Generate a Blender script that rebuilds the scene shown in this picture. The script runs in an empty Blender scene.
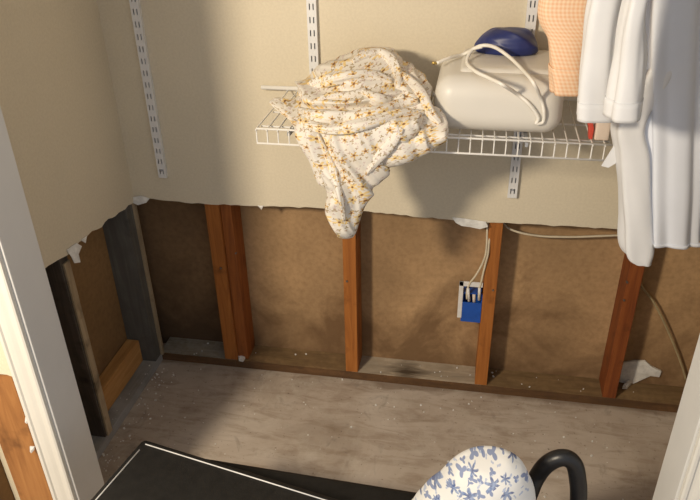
import bpy, bmesh, math, random
from mathutils import Vector, Matrix, noise
import numpy as np

random.seed(4)
scene = bpy.context.scene
COL = scene.collection

# ------------------------------------------------------------------ camera
CAM = Vector((0.7602, -1.7586, 1.5321))
PITCH, YAW, ROLL, FPX = 0.5220, -0.1871, -0.0207, 700.0
fw = Vector((math.sin(YAW) * math.cos(PITCH), math.cos(YAW) * math.cos(PITCH), -math.sin(PITCH)))
r0 = Vector((math.cos(YAW), -math.sin(YAW), 0))
u0 = r0.cross(fw)
rt = math.cos(ROLL) * r0 + math.sin(ROLL) * u0
up = -math.sin(ROLL) * r0 + math.cos(ROLL) * u0
cd = bpy.data.cameras.new('camera')
cam = bpy.data.objects.new('camera', cd)
COL.objects.link(cam)
cd.sensor_width = 36.0
cd.lens = 36.0 * FPX / 700.0
cd.clip_start = 0.02
cam.matrix_world = Matrix(((rt.x, up.x, -fw.x, CAM.x), (rt.y, up.y, -fw.y, CAM.y),
                           (rt.z, up.z, -fw.z, CAM.z), (0, 0, 0, 1)))
scene.camera = cam

# ------------------------------------------------------------------ world, lamp, exposure
w = bpy.data.worlds.new('room_ambient')
scene.world = w
w.use_nodes = True
w.node_tree.nodes['Background'].inputs[0].default_value = (0.93, 0.95, 1.0, 1)
w.node_tree.nodes['Background'].inputs[1].default_value = 0.60
ld = bpy.data.lights.new('room_lamp', 'POINT')
ld.energy = 140
ld.color = (1.0, 0.85, 0.64)
ld.shadow_soft_size = 0.11
lamp = bpy.data.objects.new('room_lamp', ld)
lamp.location = (-0.35, -1.90, 1.74)
COL.objects.link(lamp)
vs = scene.view_settings
vs.view_transform = 'Standard'
vs.look = 'None'
vs.gamma = 1
vs.use_curve_mapping = False
vs.exposure = 0.10


# ------------------------------------------------------------------ helpers
def ray(px, py):
    return fw + rt * ((px - 350) / FPX) + up * ((250 - py) / FPX)


def at(px, py, ax, v):
    """Photo pixel -> the point of its sight line on the plane axis = v."""
    d = ray(px, py)
    i = 'xyz'.index(ax)
    return CAM + d * ((v - CAM[i]) / d[i])


class MB:
    def __init__(s):
        s.v, s.f, s.uv = [], [], []

    def box(s, x0, x1, y0, y1, z0, z1):
        b = len(s.v)
        s.v += [(x, y, z) for z in (z0, z1) for y in (y0, y1) for x in (x0, x1)]
        s.f += [tuple(b + i for i in q) for q in
                ((0, 2, 3, 1), (4, 5, 7, 6), (0, 1, 5, 4), (2, 6, 7, 3), (0, 4, 6, 2), (1, 3, 7, 5))]
        return s

    def obox(s, M, sx, sy, sz):
        b = len(s.v)
        s.box(-sx / 2, sx / 2, -sy / 2, sy / 2, -sz / 2, sz / 2)
        for i in range(b, len(s.v)):
            s.v[i] = tuple(M @ Vector(s.v[i]))
        return s

    def tube(s, pts, r, n=8, caps=True):
        pts = [Vector(p) for p in pts]
        rs = r if isinstance(r, (list, tuple)) else [r] * len(pts)
        b = len(s.v)
        prev = None
        for i, p in enumerate(pts):
            d = (pts[min(i + 1, len(pts) - 1)] - pts[max(i - 1, 0)]).normalized()
            if prev is None:
                a = Vector((0, 0, 1)) if abs(d.z) < .9 else Vector((1, 0, 0))
                n1 = d.cross(a).normalized()
            else:
                n1 = (prev - d * prev.dot(d)).normalized()
            prev = n1
            n2 = d.cross(n1)
            for k in range(n):
                t = 2 * math.pi * k / n
                s.v.append(tuple(p + (n1 * math.cos(t) + n2 * math.sin(t)) * rs[i]))
        for i in range(len(pts) - 1):
            for k in range(n):
                k2 = (k + 1) % n
                s.f.append((b + i * n + k, b + i * n + k2, b + (i + 1) * n + k2, b + (i + 1) * n + k))
        if caps:
            s.f.append(tuple(b + k for k in reversed(range(n))))
            e = b + (len(pts) - 1) * n
            s.f.append(tuple(e + k for k in range(n)))
        return s

    def prism(s, pts, axis, a, c):
        """polygon pts (2D) extruded between a and c along axis ('y': pts are x,z; 'x': y,z; 'z': x,y)."""
        b = len(s.v)
        n = len(pts)
        for v in (a, c):
            for p, q in pts:
                s.v.append({'y': (p, v, q), 'x': (v, p, q), 'z': (p, q, v)}[axis])
        s.f.append(tuple(b + i for i in range(n)))
        s.f.append(tuple(b + n + i for i in reversed(range(n))))
        for i in range(n):
            j = (i + 1) % n
            s.f.append((b + i, b + n + i, b + n + j, b + j))
        return s

    def grid(s, P, closed=False, uv=None):
        """P: rows of points. closed: rows wrap round."""
        b = len(s.v)
        nr, nc = len(P), len(P[0])
        for row in P:
            s.v += [tuple(p) for p in row]
        for i in range(nr - 1):
            for k in range(nc if closed else nc - 1):
                k2 = (k + 1) % nc
                s.f.append((b + i * nc + k, b + i * nc + k2, b + (i + 1) * nc + k2, b + (i + 1) * nc + k))
        return s

    def build(s, name, mat, parent=None, smooth=False, bevel=0, solid=0, sub=0):
        me = bpy.data.meshes.new(name)
        me.from_pydata(s.v, [], s.f)
        bm = bmesh.new()
        bm.from_mesh(me)
        bmesh.ops.recalc_face_normals(bm, faces=bm.faces)
        bm.to_mesh(me)
        bm.free()
        if smooth:
            me.polygons.foreach_set('use_smooth', [True] * len(me.polygons))
        me.materials.append(mat)
        o = bpy.data.objects.new(name, me)
        COL.objects.link(o)
        if parent:
            o.parent = parent
        if bevel:
            m = o.modifiers.new('bevel', 'BEVEL')
            m.width = bevel
            m.segments = 2
            m.limit_method = 'ANGLE'
        if solid:
            m = o.modifiers.new('solid', 'SOLIDIFY')
            m.thickness = solid
            m.offset = -1
        if sub:
            m = o.modifiers.new('sub', 'SUBSURF')
            m.levels = m.render_levels = sub
        return o


def tag(o, label=None, cat=None, group=None, kind=None):
    for k, v in (('label', label), ('category', cat), ('group', group), ('kind', kind)):
        if v:
            o[k] = v
    return o


def empty(name, loc=(0, 0, 0)):
    o = bpy.data.objects.new(name, None)
    o.empty_display_size = .05
    COL.objects.link(o)
    o.location = loc
    return o


def reparent(o, root):
    """keep world place under an Empty that has a location"""
    o.parent = root
    o.matrix_parent_inverse = Matrix.Translation(root.location).inverted()
    return o


def spline(pts, n=8):
    """Catmull-Rom through pts."""
    P = [Vector(p) for p in pts]
    P = [P[0] * 2 - P[1]] + P + [P[-1] * 2 - P[-2]]
    out = []
    for i in range(1, len(P) - 2):
        for k in range(n):
            t = k / n
            a, b, c, d = P[i - 1], P[i], P[i + 1], P[i + 2]
            out.append(.5 * ((2 * b) + (c - a) * t + (2 * a - 5 * b + 4 * c - d) * t * t
                             + (3 * b - a - 3 * c + d) * t ** 3))
    out.append(P[-2])
    return out


# ------------------------------------------------------------------ materials
class NT:
    def __init__(s, name, rough=.6, metal=0, spec=.5):
        s.m = bpy.data.materials.new(name)
        s.m.use_nodes = True
        s.t = s.m.node_tree
        s.b = s.t.nodes['Principled BSDF']
        s.b.inputs['Roughness'].default_value = rough
        s.b.inputs['Metallic'].default_value = metal
        s.b.inputs['Specular IOR Level'].default_value = spec

    def n(s, t, **kw):
        nd = s.t.nodes.new(t)
        for k, v in kw.items():
            if hasattr(nd, k):
                setattr(nd, k, v)
            else:
                nd.inputs[k.replace('_', ' ')].default_value = v
        return nd

    def l(s, a, b):
        s.t.links.new(a, b)

    def coord(s, out='Object', scale=(1, 1, 1)):
        c = s.n('ShaderNodeTexCoord')
        m = s.n('ShaderNodeMapping')
        m.inputs['Scale'].default_value = scale
        s.l(c.outputs[out], m.inputs['Vector'])
        return m.outputs[0]

    def noise(s, vec, scale, detail=4, rough=.55, dist=0):
        n = s.n('ShaderNodeTexNoise')
        n.inputs['Scale'].default_value = scale
        n.inputs['Detail'].default_value = detail
        n.inputs['Roughness'].default_value = rough
        n.inputs['Distortion'].default_value = dist
        s.l(vec, n.inputs['Vector'])
        return n.outputs['Fac']

    def ramp(s, fac, stops):
        r = s.n('ShaderNodeValToRGB')
        e = r.color_ramp.elements
        while len(e) < len(stops):
            e.new(.5)
        for i, (p, c) in enumerate(stops):
            e[i].position = p
            e[i].color = (*c, 1) if len(c) == 3 else c
        s.l(fac, r.inputs[0])
        return r.outputs[0]

    def mix(s, fac, a, b, blend='MIX'):
        m = s.n('ShaderNodeMix')
        m.data_type = 'RGBA'
        m.blend_type = blend
        for sock, v in ((m.inputs[0], fac), (m.inputs[6], a), (m.inputs[7], b)):
            if isinstance(v, (int, float)):
                sock.default_value = v
            elif isinstance(v, tuple):
                sock.default_value = (*v, 1)
            else:
                s.l(v, sock)
        return m.outputs[2]

    def math(s, op, a, b=None, c=None):
        m = s.n('ShaderNodeMath')
        m.operation = op
        for i, v in enumerate((a, b, c)):
            if v is None:
                continue
            if isinstance(v, (int, float)):
                m.inputs[i].default_value = v
            else:
                s.l(v, m.inputs[i])
        return m.outputs[0]

    def bump(s, h, strength=.3, dist=.002):
        b = s.n('ShaderNodeBump')
        b.inputs['Strength'].default_value = strength
        b.inputs['Distance'].default_value = dist
        s.l(h, b.inputs['Height'])
        s.l(b.outputs[0], s.b.inputs['Normal'])

    def col(s, c):
        if isinstance(c, tuple):
            s.b.inputs['Base Color'].default_value = (*c, 1)
        else:
            s.l(c, s.b.inputs['Base Color'])


def mat_plain(name, c, rough=.5, metal=0, var=.12, scale=20, bump=0, spec=.5):
    t = NT(name, rough, metal, spec)
    v = t.coord()
    n = t.noise(v, scale, 5)
    lo = tuple(x * (1 - var) for x in c)
    hi = tuple(min(1, x * (1 + var)) for x in c)
    t.col(t.ramp(n, [(.3, lo), (.7, hi)]))
    if bump:
        t.bump(t.noise(v, scale * 6, 3), bump, .001)
    return t.m


def mat_drywall(name, c):
    t = NT(name, .85, 0, .25)
    v = t.coord()
    n = t.noise(v, 3.5, 5)
    n2 = t.noise(v, 160, 2)
    a = t.ramp(n, [(.3, tuple(x * .96 for x in c)), (.7, tuple(x * 1.03 for x in c))])
    t.col(t.mix(.06, a, t.ramp(n2, [(.35, (.3, .27, .2)), (.65, (1, .95, .8))])))
    t.bump(n2, .12, .001)
    return t.m


def mat_wood(name, c_dark, c_mid, c_light, stretch=(30, 30, 2.2), rough=.62, stain=None):
    t = NT(name, rough, 0, .35)
    v = t.coord('Object', stretch)
    n = t.noise(v, 1.4, 6, .6, 1.2)
    a = t.ramp(n, [(.22, c_dark), (.5, c_mid), (.78, c_light)])
    v2 = t.coord('Object', (1, 1, 1))
    k = t.noise(v2, 9, 4, .6)
    a = t.mix(t.ramp(k, [(.56, (0, 0, 0)), (.74, (1, 1, 1))]), a, tuple(x * .55 for x in c_dark))
    if stain:
        s2 = t.noise(v2, 10, 5, .55)
        a = t.mix(t.ramp(s2, [(.35, (.15, .15, .15)), (.62, (.85, .85, .85))]), a, stain)
    t.col(a)
    t.bump(n, .25, .001)
    return t.m


def mat_board(name, c, dark, stain_z=.30):
    """brown fibre board with water stains creeping up from the bottom"""
    t = NT(name, .9, 0, .15)
    v = t.coord()
    sep = t.n('ShaderNodeSeparateXYZ')
    t.l(v, sep.inputs[0])
    n1 = t.noise(v, 5, 6, .6, .6)
    n2 = t.noise(v, 60, 4, .6)
    n0 = t.noise(v, 2.6, 3, .5)
    a = t.ramp(n0, [(.32, tuple(x * .70 for x in c)), (.66, tuple(x * 1.12 for x in c))])
    a = t.mix(t.ramp(n2, [(.40, (0, 0, 0)), (.75, (.35, .35, .35))]), a, dark)
    h = t.math('SUBTRACT', stain_z + .02, sep.outputs[2])
    h = t.math('MULTIPLY', h, 3.2)
    h = t.math('ADD', h, t.math('MULTIPLY', t.math('SUBTRACT', n1, .5), 3.4))
    a = t.mix(t.ramp(h, [(.0, (0, 0, 0)), (1, (.85, .85, .85))]), a, dark)
    t.col(a)
    t.bump(n2, .2, .001)
    return t.m


def mat_floor():
    t = NT('worn_subfloor', .8, 0, .25)
    v = t.coord()
    n1 = t.noise(v, 2.8, 6, .62, .9)
    n2 = t.noise(v, 11, 6, .68, .4)
    n3 = t.noise(t.coord('Object', (1.0, 4.5, 1)), 6, 6, .68, .7)
    n4 = t.noise(v, 85, 3, .6)
    n5 = t.noise(t.coord('Object', (1.6, 1, 1)), 7.5, 4, .6, 1.5)
    a = t.ramp(n1, [(.28, (.32, .26, .205)), (.5, (.47, .395, .325)), (.72, (.57, .50, .43))])
    a = t.mix(t.ramp(n3, [(.48, (0, 0, 0)), (.72, (.62, .62, .62))]), a, (.22, .15, .095))
    a = t.mix(t.ramp(n2, [(.52, (0, 0, 0)), (.74, (.55, .55, .55))]), a, (.60, .545, .47))
    a = t.mix(t.ramp(n5, [(.60, (0, 0, 0)), (.78, (.6, .6, .6))]), a, (.20, .17, .145))
    a = t.mix(t.ramp(n4, [(.64, (0, 0, 0)), (.72, (.75, .75, .75))]), a, (.15, .11, .08))
    # brown damp band along the back plate
    se = t.n('ShaderNodeSeparateXYZ')
    t.l(v, se.inputs[0])
    y = t.math('ADD', se.outputs[1], t.math('MULTIPLY', t.math('SUBTRACT', n1, .5), .16))
    a = t.mix(t.ramp(y, [(0, (0, 0, 0)), (.02, (.6, .6, .6))]), a, (.16, .10, .06))
    t.col(a)
    t.bump(n2, .25, .002)
    return t.m


def flower_mask(t, vec, scale, size, keep, petals=5, soft=.06, seed=(0, 0, 0)):
    mp = t.n('ShaderNodeMapping')
    mp.inputs['Scale'].default_value = (scale, scale, scale)
    mp.inputs['Location'].default_value = seed
    t.l(vec, mp.inputs['Vector'])
    vo = t.n('ShaderNodeTexVoronoi')
    vo.voronoi_dimensions = '2D'
    vo.inputs['Scale'].default_value = 1
    vo.inputs['Randomness'].default_value = .85
    t.l(mp.outputs[0], vo.inputs['Vector'])
    sub = t.n('ShaderNodeVectorMath', operation='SUBTRACT')
    t.l(mp.outputs[0], sub.inputs[0])
    t.l(vo.outputs['Position'], sub.inputs[1])
    se = t.n('ShaderNodeSeparateXYZ')
    t.l(sub.outputs[0], se.inputs[0])
    sc = t.n('ShaderNodeSeparateColor')
    t.l(vo.outputs['Color'], sc.inputs[0])
    ang = t.math('ARCTAN2', se.outputs[1], se.outputs[0])
    ang = t.math('ADD', t.math('MULTIPLY', ang, petals), t.math('MULTIPLY', sc.outputs[1], 6.28))
    rad = t.math('MULTIPLY', t.math('ADD', .68, t.math('MULTIPLY', t.math('COSINE', ang), .32)), size)
    rad = t.math('MULTIPLY', rad, t.math('ADD', .6, t.math('MULTIPLY', sc.outputs[2], .6)))
    d = t.math('SUBTRACT', rad, vo.outputs['Distance'])
    m = t.math('DIVIDE', d, soft)
    m = t.math('MINIMUM', t.math('MAXIMUM', m, 0), 1)
    k = t.math('LESS_THAN', sc.outputs[0], keep)
    core = t.math('MULTIPLY', t.math('LESS_THAN', vo.outputs['Distance'], size * .22), k)
    return t.math('MULTIPLY', m, k), core, sc.outputs[2]


def mat_floral():
    t = NT('floral_cotton', .9, 0, .15)
    c = t.n('ShaderNodeTexCoord')
    vec = c.outputs['UV']
    base = t.ramp(t.noise(vec, 9, 3), [(.3, (.70, .65, .57)), (.7, (.79, .75, .68))])
    m1, k1, r1 = flower_mask(t, vec, 46, .54, .58, 5)
    m2, k2, _ = flower_mask(t, vec, 92, .44, .50, 3, .06, (3.3, 7.1, 0))
    m3, k3, _ = flower_mask(t, vec, 140, .42, .42, 3, .08, (8.7, 1.9, 0))
    a = t.mix(t.math('MULTIPLY', m2, .75), base, (.33, .23, .10))
    a = t.mix(t.math('MULTIPLY', m3, .75), a, (.55, .42, .40))
    a = t.mix(t.math('MULTIPLY', m1, .85), a, t.ramp(r1, [(.3, (.62, .37, .09)), (.7, (.76, .55, .22))]))
    a = t.mix(k1, a, (.24, .12, .06))
    t.col(a)
    t.bump(t.noise(vec, 300, 2), .1, .0005)
    return t.m


def mat_toile():
    t = NT('blue_toile_cotton', .85, 0, .2)
    c = t.n('ShaderNodeTexCoord')
    mp = t.n('ShaderNodeMapping')
    t.l(c.outputs['UV'], mp.inputs['Vector'])
    # wobble
    nz = t.n('ShaderNodeTexNoise')
    nz.inputs['Scale'].default_value = 40
    t.l(mp.outputs[0], nz.inputs['Vector'])
    ad = t.n('ShaderNodeVectorMath', operation='MULTIPLY_ADD')
    t.l(nz.outputs['Color'], ad.inputs[0])
    ad.inputs[1].default_value = (.012, .012, 0)
    t.l(mp.outputs[0], ad.inputs[2])
    vec = ad.outputs[0]
    base = t.ramp(t.noise(vec, 8, 3), [(.3, (.74, .73, .70)), (.7, (.82, .81, .78))])
    m1, k1, r1 = flower_mask(t, vec, 30, .46, .62, 6, .06)
    m2, k2, _ = flower_mask(t, vec, 52, .50, .50, 3, .06, (2.2, 4.1, 0))
    m3, k3, _ = flower_mask(t, vec, 90, .42, .35, 2, .08, (5.2, 3.7, 0))
    a = t.mix(t.math('MULTIPLY', m3, .7), base, (.35, .42, .60))
    a = t.mix(t.math('MULTIPLY', m2, .8), a, (.13, .19, .38))
    inner = t.noise(vec, 120, 2)
    a = t.mix(t.math('MULTIPLY', m1, .85), a, t.ramp(inner, [(.4, (.045, .08, .23)), (.6, (.25, .33, .52))]))
    t.col(a)
    return t.m


def mat_gingham():
    t = NT('peach_gingham', .9, 0, .15)
    v = t.coord('UV')
    s = t.n('ShaderNodeSeparateXYZ')
    t.l(v, s.inputs[0])

    def stripe(sock):
        x = t.math('SINE', t.math('MULTIPLY', sock, 2 * math.pi / .0075))
        return t.math('MINIMUM', t.math('MAXIMUM', t.math('MULTIPLY_ADD', x, 1.2, .5), 0), 1)
    f = t.math('MULTIPLY', t.math('ADD', stripe(s.outputs[0]), stripe(s.outputs[1])), .5)
    t.col(t.ramp(f, [(0, (.84, .64, .46)), (1, (.78, .47, .28))]))
    return t.m


def mat_cloth(name, c, rough=.9):
    t = NT(name, rough, 0, .15)
    v = t.coord()
    n = t.noise(v, 14, 4)
    t.col(t.ramp(n, [(.3, tuple(x * .96 for x in c)), (.7, c)]))
    t.bump(t.noise(v, 500, 2), .15, .0005)
    return t.m


M = {}
M['wall'] = mat_drywall('cream_painted_drywall', (.68, .605, .465))
M['wall_front'] = mat_drywall('cream_room_drywall', (.74, .67, .50))
M['gypsum'] = mat_plain('torn_gypsum', (.74, .73, .70), .9, 0, .15, 60, .4)
M['stud'] = mat_wood('orange_stud_wood', (.19, .058, .013), (.36, .125, .025), (.47, .18, .042))
M['stud2'] = mat_wood('red_stud_wood', (.15, .042, .010), (.29, .088, .018), (.38, .13, .029))
M['stud3_shaded'] = mat_wood('shaded_red_stud_wood', (.12, .030, .010), (.22, .060, .014), (.30, .092, .022))  # right stud: shade from the garments put into a darker red
M['stud_out'] = mat_wood('amber_stud_wood', (.22, .085, .022), (.36, .155, .045), (.46, .22, .07))
M['stud_edge'] = mat_wood('pale_stud_wood', (.20, .15, .095), (.36, .275, .175), (.50, .40, .27))
M['shaded_stud'] = mat_wood('shaded_stud_wood', (.035, .028, .022), (.070, .056, .044), (.12, .10, .08))  # left wall stud: the shade on its side is put into the colour
M['grey_stud'] = mat_wood('grey_stained_stud', (.085, .082, .074), (.14, .135, .12), (.22, .215, .19),
                          stain=(.10, .095, .085))
def mat_plate(name, c, dirt, burn=None):
    t = NT(name, .85, 0, .2)
    v = t.coord()
    n1 = t.noise(t.coord('Object', (1.5, 9, 9)), 4, 6, .6, .6)
    n2 = t.noise(v, 45, 4, .6)
    a = t.ramp(n1, [(.3, tuple(x * .6 for x in c)), (.7, tuple(x * 1.2 for x in c))])
    a = t.mix(t.ramp(n2, [(.42, (0, 0, 0)), (.7, (.7, .7, .7))]), a, dirt)
    if burn:
        d = t.n('ShaderNodeVectorMath', operation='DISTANCE')
        t.l(v, d.inputs[0])
        d.inputs[1].default_value = burn
        f = t.math('ADD', d.outputs['Value'], t.math('MULTIPLY', t.math('SUBTRACT', n1, .5), .12))
        a = t.mix(t.ramp(f, [(.015, (.9, .9, .9)), (.075, (0, 0, 0))]), a, (.055, .035, .02))
    t.col(a)
    t.bump(n2, .25, .001)
    return t.m


BURN = at(405, 372, 'z', .031)
M['plate'] = mat_plate('grey_dusted_plate', (.30, .26, .20), (.36, .33, .28))
M['plate_brown'] = mat_plate('brown_sill_plate', (.24, .155, .075), (.15, .095, .05))
M['plate_pale'] = mat_plate('pale_dusted_plate', (.44, .37, .28), (.36, .29, .21), tuple(BURN))
M['plate_edge'] = mat_plate('damp_plate_edge', (.14, .075, .035), (.09, .05, .028))
M['plate_grey'] = mat_wood('plaster_dusted_plate', (.12, .115, .10), (.22, .21, .19), (.34, .33, .31), (30, 2.2, 30),
                           .85, stain=(.36, .36, .35))
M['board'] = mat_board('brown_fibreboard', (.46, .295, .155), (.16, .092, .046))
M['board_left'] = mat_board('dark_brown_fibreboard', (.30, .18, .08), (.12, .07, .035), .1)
M['board_dark'] = mat_board('darker_fibreboard', (.27, .165, .085), (.085, .052, .030), .36)  # darker version of the board for the leftmost bay
M['floor'] = mat_floor()
M['block'] = mat_wood('yellow_pine_block', (.36, .17, .05), (.52, .27, .09), (.62, .36, .14), (28, 2.5, 28))
M['jamb'] = mat_plain('white_jamb_paint', (.66, .655, .63), .5, 0, .03, 9, .05)
M['casing'] = mat_plain('white_casing_paint', (.70, .675, .61), .45, 0, .03, 9, .03)
M['steel'] = mat_plain('white_enamel_steel', (.74, .74, .74), .4, 0, .03, 10)
M['wire'] = mat_plain('white_vinyl_wire', (.82, .80, .76), .35, 0, .03, 10)
M['bracket'] = mat_plain('grey_bracket_steel', (.40, .42, .46), .45, .2, .06, 10)
M['case'] = mat_plain('ivory_moulded_plastic', (.68, .65, .59), .42, 0, .03, 6)
M['cord'] = mat_plain('white_cord_rubber', (.82, .79, .72), .45, 0, .03, 10)
M['brass'] = mat_plain('brass_pin', (.45, .32, .10), .35, .8, .1, 30)
M['navy'] = mat_plain('navy_nylon', (.018, .028, .13), .42, 0, .25, 18, .1)
M['floral'] = mat_floral()
M['toile'] = mat_toile()
M['gingham'] = mat_gingham()
M['white_cotton'] = mat_cloth('white_cotton', (.74, .745, .76))
M['white_cool'] = mat_cloth('cool_white_cotton', (.72, .75, .82))
M['red'] = mat_plain('red_plastic', (.60, .07, .04), .5, 0, .1, 20)
M['carton'] = mat_plain('pale_carton_board', (.72, .60, .50), .8, 0, .05, 20)
M['blue_box'] = mat_plain('blue_box_plastic', (.012, .085, .42), .45, 0, .12, 40)
M['black_vinyl'] = mat_plain('black_grained_vinyl', (.010, .009, .008), .55, 0, .3, 60, .35, .28)
M['black_tube'] = mat_plain('black_foam_tube', (.010, .010, .011), .38, 0, .3, 40, .2)
M['piping'] = mat_plain('white_piping', (.72, .70, .68), .4, 0, .08, 40)
M['cable'] = mat_plain('ivory_cable_sheath', (.62, .54, .40), .6, 0, .1, 40)
M['cable_old'] = mat_plain('old_tan_cable_sheath', (.40, .32, .18), .6, 0, .15, 40)
M['dark'] = mat_plain('dark_box_inside', (.03, .03, .035), .7)
M['chrome'] = mat_plain('closet_rod_steel', (.6, .6, .6), .3, .9, .05, 10)
M['nail'] = mat_plain('dull_nail_steel', (.20, .19, .18), .4, .7, .1, 60)

# ------------------------------------------------------------------ the setting
X0 = -.231          # left wall, drywall face
XR = 1.78           # right wall
YB = -.68           # closet side of the front wall
YF = -.78           # room side of the front wall
XJ0, XJ1 = -.071, 1.175   # door opening between the jambs
HC = 2.42
S = .4064
T = .0127
YS = T              # front of the back wall studs
YP = T + .089       # face of the board behind them

m = MB()
m.box(-2.2, 3.6, -3.4, .35, -.05, 0)
fl = m.build('floor', M['floor'])
tag(fl, 'bare brown-grey subfloor with plaster dust and stains', None, None, 'structure')

m = MB()
m.box(-.4, 1.9, YF, .12, HC, HC + .05)
tag(m.build('ceiling', M['wall']), None, None, None, 'structure')


def jag(pts, n=5, amp=.004, seed=1):
    rnd = random.Random(seed)
    out = []
    for i in range(len(pts) - 1):
        a, b = pts[i], pts[i + 1]
        k = max(1, int(abs(b[0] - a[0]) / .018))
        for j in range(k):
            t = j / k
            d = rnd.uniform(-amp, amp) if j else 0
            out.append((a[0] + (b[0] - a[0]) * t, a[1] + (b[1] - a[1]) * t + d))
    out.append(pts[-1])
    return out


# back wall: drywall sheet with the cut lower edge
cut = [(136, 199), (142, 197), (160, 200), (205, 204), (250, 206), (330, 208), (400, 215), (452, 220), (480, 222),
       (520, 224), (616, 229), (660, 234), (700, 238)]
cp = [(p.x, p.z) for p in (at(x, y, 'y', 0) for x, y in cut)]
cp[0] = (X0, cp[0][1])
cp.append((XR, cp[-1][1] - .004))
cp = jag(cp, amp=.0022, seed=3)
m = MB()
m.prism(cp + [(XR, HC), (X0, HC)], 'y', 0, T)
wb = m.build('wall_back', M['wall'])
tag(wb, 'cream drywall of the back wall cut off above the studs', None, None, 'structure')
wb.data.materials.append(M['gypsum'])
for p in wb.data.polygons:
    if p.normal.z < -.4:
        p.material_index = 1

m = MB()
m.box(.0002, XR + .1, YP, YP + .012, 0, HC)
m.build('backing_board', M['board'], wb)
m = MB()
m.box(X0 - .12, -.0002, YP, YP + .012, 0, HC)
m.build('backing_board', M['board_dark'], wb)
zp = .031
# sill plate, one length per bay so that each shows its own dust
studx = [(-.015, .029, 0), (.030, .064, .010), (S - .004, S + .036, 0), (2 * S + .010, 2 * S + .048, 0),
         (3 * S - .003, 3 * S + .036, 0), (4 * S, 4 * S + .038, 0)]
for (a, b, mt) in ((X0 - .02, .02, 'plate'), (.0202, S + .016, 'plate_brown'), (S + .0162, 2 * S + .03, 'plate_pale'), (2 * S + .0302, XR, 'plate_brown')):
    m = MB()
    m.box(a, b, YS, YP, 0, zp)
    o = m.build('sill_plate', M[mt], wb)
    o.data.materials.append(M['plate_edge'])
    for p in o.data.polygons:
        if p.normal.y < -.5:
            p.material_index = 1
for i, (a, b, dy) in enumerate(studx):
    m = MB()
    m.box(a, b, YS + dy, YP, zp, HC - .04)
    o = m.build('stud', (M['stud2'] if i == 1 else M['stud3_shaded'] if i == 4 else M['stud']), wb, bevel=.0015)
# dark gap strip under the plate edge
# nails in the studs
nm = None
for (px, py, yy) in ((221, 268, YS), (236, 253, YS + .012), (347, 281, YS), (493, 290, YS), (627, 282, YS), (624, 300, YS)):
    p = at(px, py, 'y', yy)
    m = MB()
    m.tube([(0, -.003, 0), (0, .004, 0)], .0032, 8)
    if nm is None:
        o = m.build('nail', M['nail'], wb)
        nm = o.data
    else:
        o = bpy.data.objects.new('nail', nm)
        COL.objects.link(o)
        o.parent = wb
    o.location = p


def torn(name, pts, plane, val, th, parent, seed):
    """a curling flap of torn drywall paper, outline traced in pixels, bent along its lower part"""
    rnd = random.Random(seed)
    P = [at(x, y, plane, val) for x, y in pts]
    bm = MB()
    n = len(P)
    nrm = Vector((0, -1, 0)) if plane == 'y' else Vector((1, 0, 0))
    zt = max(p.z for p in P)
    A = []
    for p in P:
        k = (zt - p.z)
        A.append(p + nrm * (.002 + k * .12 + rnd.uniform(0, .003)))
    c = sum(A, Vector()) / n + nrm * .003
    bm.v = [tuple(p) for p in A] + [tuple(c)] + [tuple(p - nrm * th) for p in A] + [tuple(c - nrm * th)]
    for i in range(n):
        j = (i + 1) % n
        bm.f += [(i, j, n), (n + 1 + j, n + 1 + i, 2 * n + 1), (i, n + 1 + i, n + 1 + j, j)]
    return bm.build(name, M['gypsum'], parent)


torn('torn_paper', [(452, 217), (466, 218), (486, 221), (488, 226), (480, 228), (470, 226), (462, 225), (456, 222)],
     'y', 0, .0015, wb, 1)
torn('torn_paper', [(132, 197), (141, 195), (150, 198), (147, 202), (139, 204), (134, 202)], 'y', 0, .0015, wb, 2)
torn('torn_paper', [(258, 205), (264, 205), (262, 209)], 'y', 0, .0015, wb, 5)

# left wall
cutl = [(136, 200), (122, 211), (105, 222), (102, 227), (92, 231), (84, 240), (79, 242), (75, 250), (66, 256),
        (58, 260), (48, 266)]
cl = [(p.y, p.z) for p in (at(x, y, 'x', X0) for x, y in cutl)]
cl[0] = (0, cl[0][1])
cl.append((YB, cl[-1][1] + .008))
cl = [(a, b) for a, b in cl]
m = MB()
m.prism(jag(cl, amp=.003, seed=8) + [(YB, HC), (0, HC)], 'x', X0, X0 - T)
wl = m.build('wall_left', M['wall'])
tag(wl, 'cream drywall of the left closet wall with a ragged cut edge', None, None, 'structure')
wl.data.materials.append(M['gypsum'])
for p in wl.data.polygons:
    if p.normal.z < -.4:
        p.material_index = 1
XS = X0 - T
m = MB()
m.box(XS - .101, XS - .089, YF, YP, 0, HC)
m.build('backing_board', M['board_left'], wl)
m = MB()
m.box(XS - .089, XS, YB, YS - .001, 0, zp)
m.build('sill_plate', M['plate_grey'], wl, bevel=.002)
m = MB()
m.box(XS - .089, XS, -.038, YS, zp, HC - .04)
m.build('corner_stud', M['grey_stud'], wl, bevel=.0015)
m = MB()
m.box(XS + .0005, XS + .0095, .0005, .0125, zp, .625)
m.build('corner_strip', M['stud_edge'], wl)
m = MB()
m.box(XS - .089, XS - .002, -.395, -.359, zp, HC - .04)
m.build('stud', M['shaded_stud'], wl, bevel=.0015)
m = MB()
m.box(XS - .0018, XS + .004, -.388, -.362, zp, .625)
m.build('stud_face', M['stud_edge'], wl, bevel=.001)  # front of the same stud, kept pale against its painted shade
torn('torn_paper', [(66, 250), (75, 243), (80, 246), (76, 254), (77, 262), (72, 263), (70, 257)], 'x', X0, .0015, wl, 3)
torn('torn_paper', [(80, 240), (86, 236), (84, 243)], 'x', X0, .0015, wl, 4)

# right wall of the closet
m = MB()
m.box(XR, XR + T, YB, 0, 0, HC)
tag(m.build('wall_right', M['wall']), None, None, None, 'structure')

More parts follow.
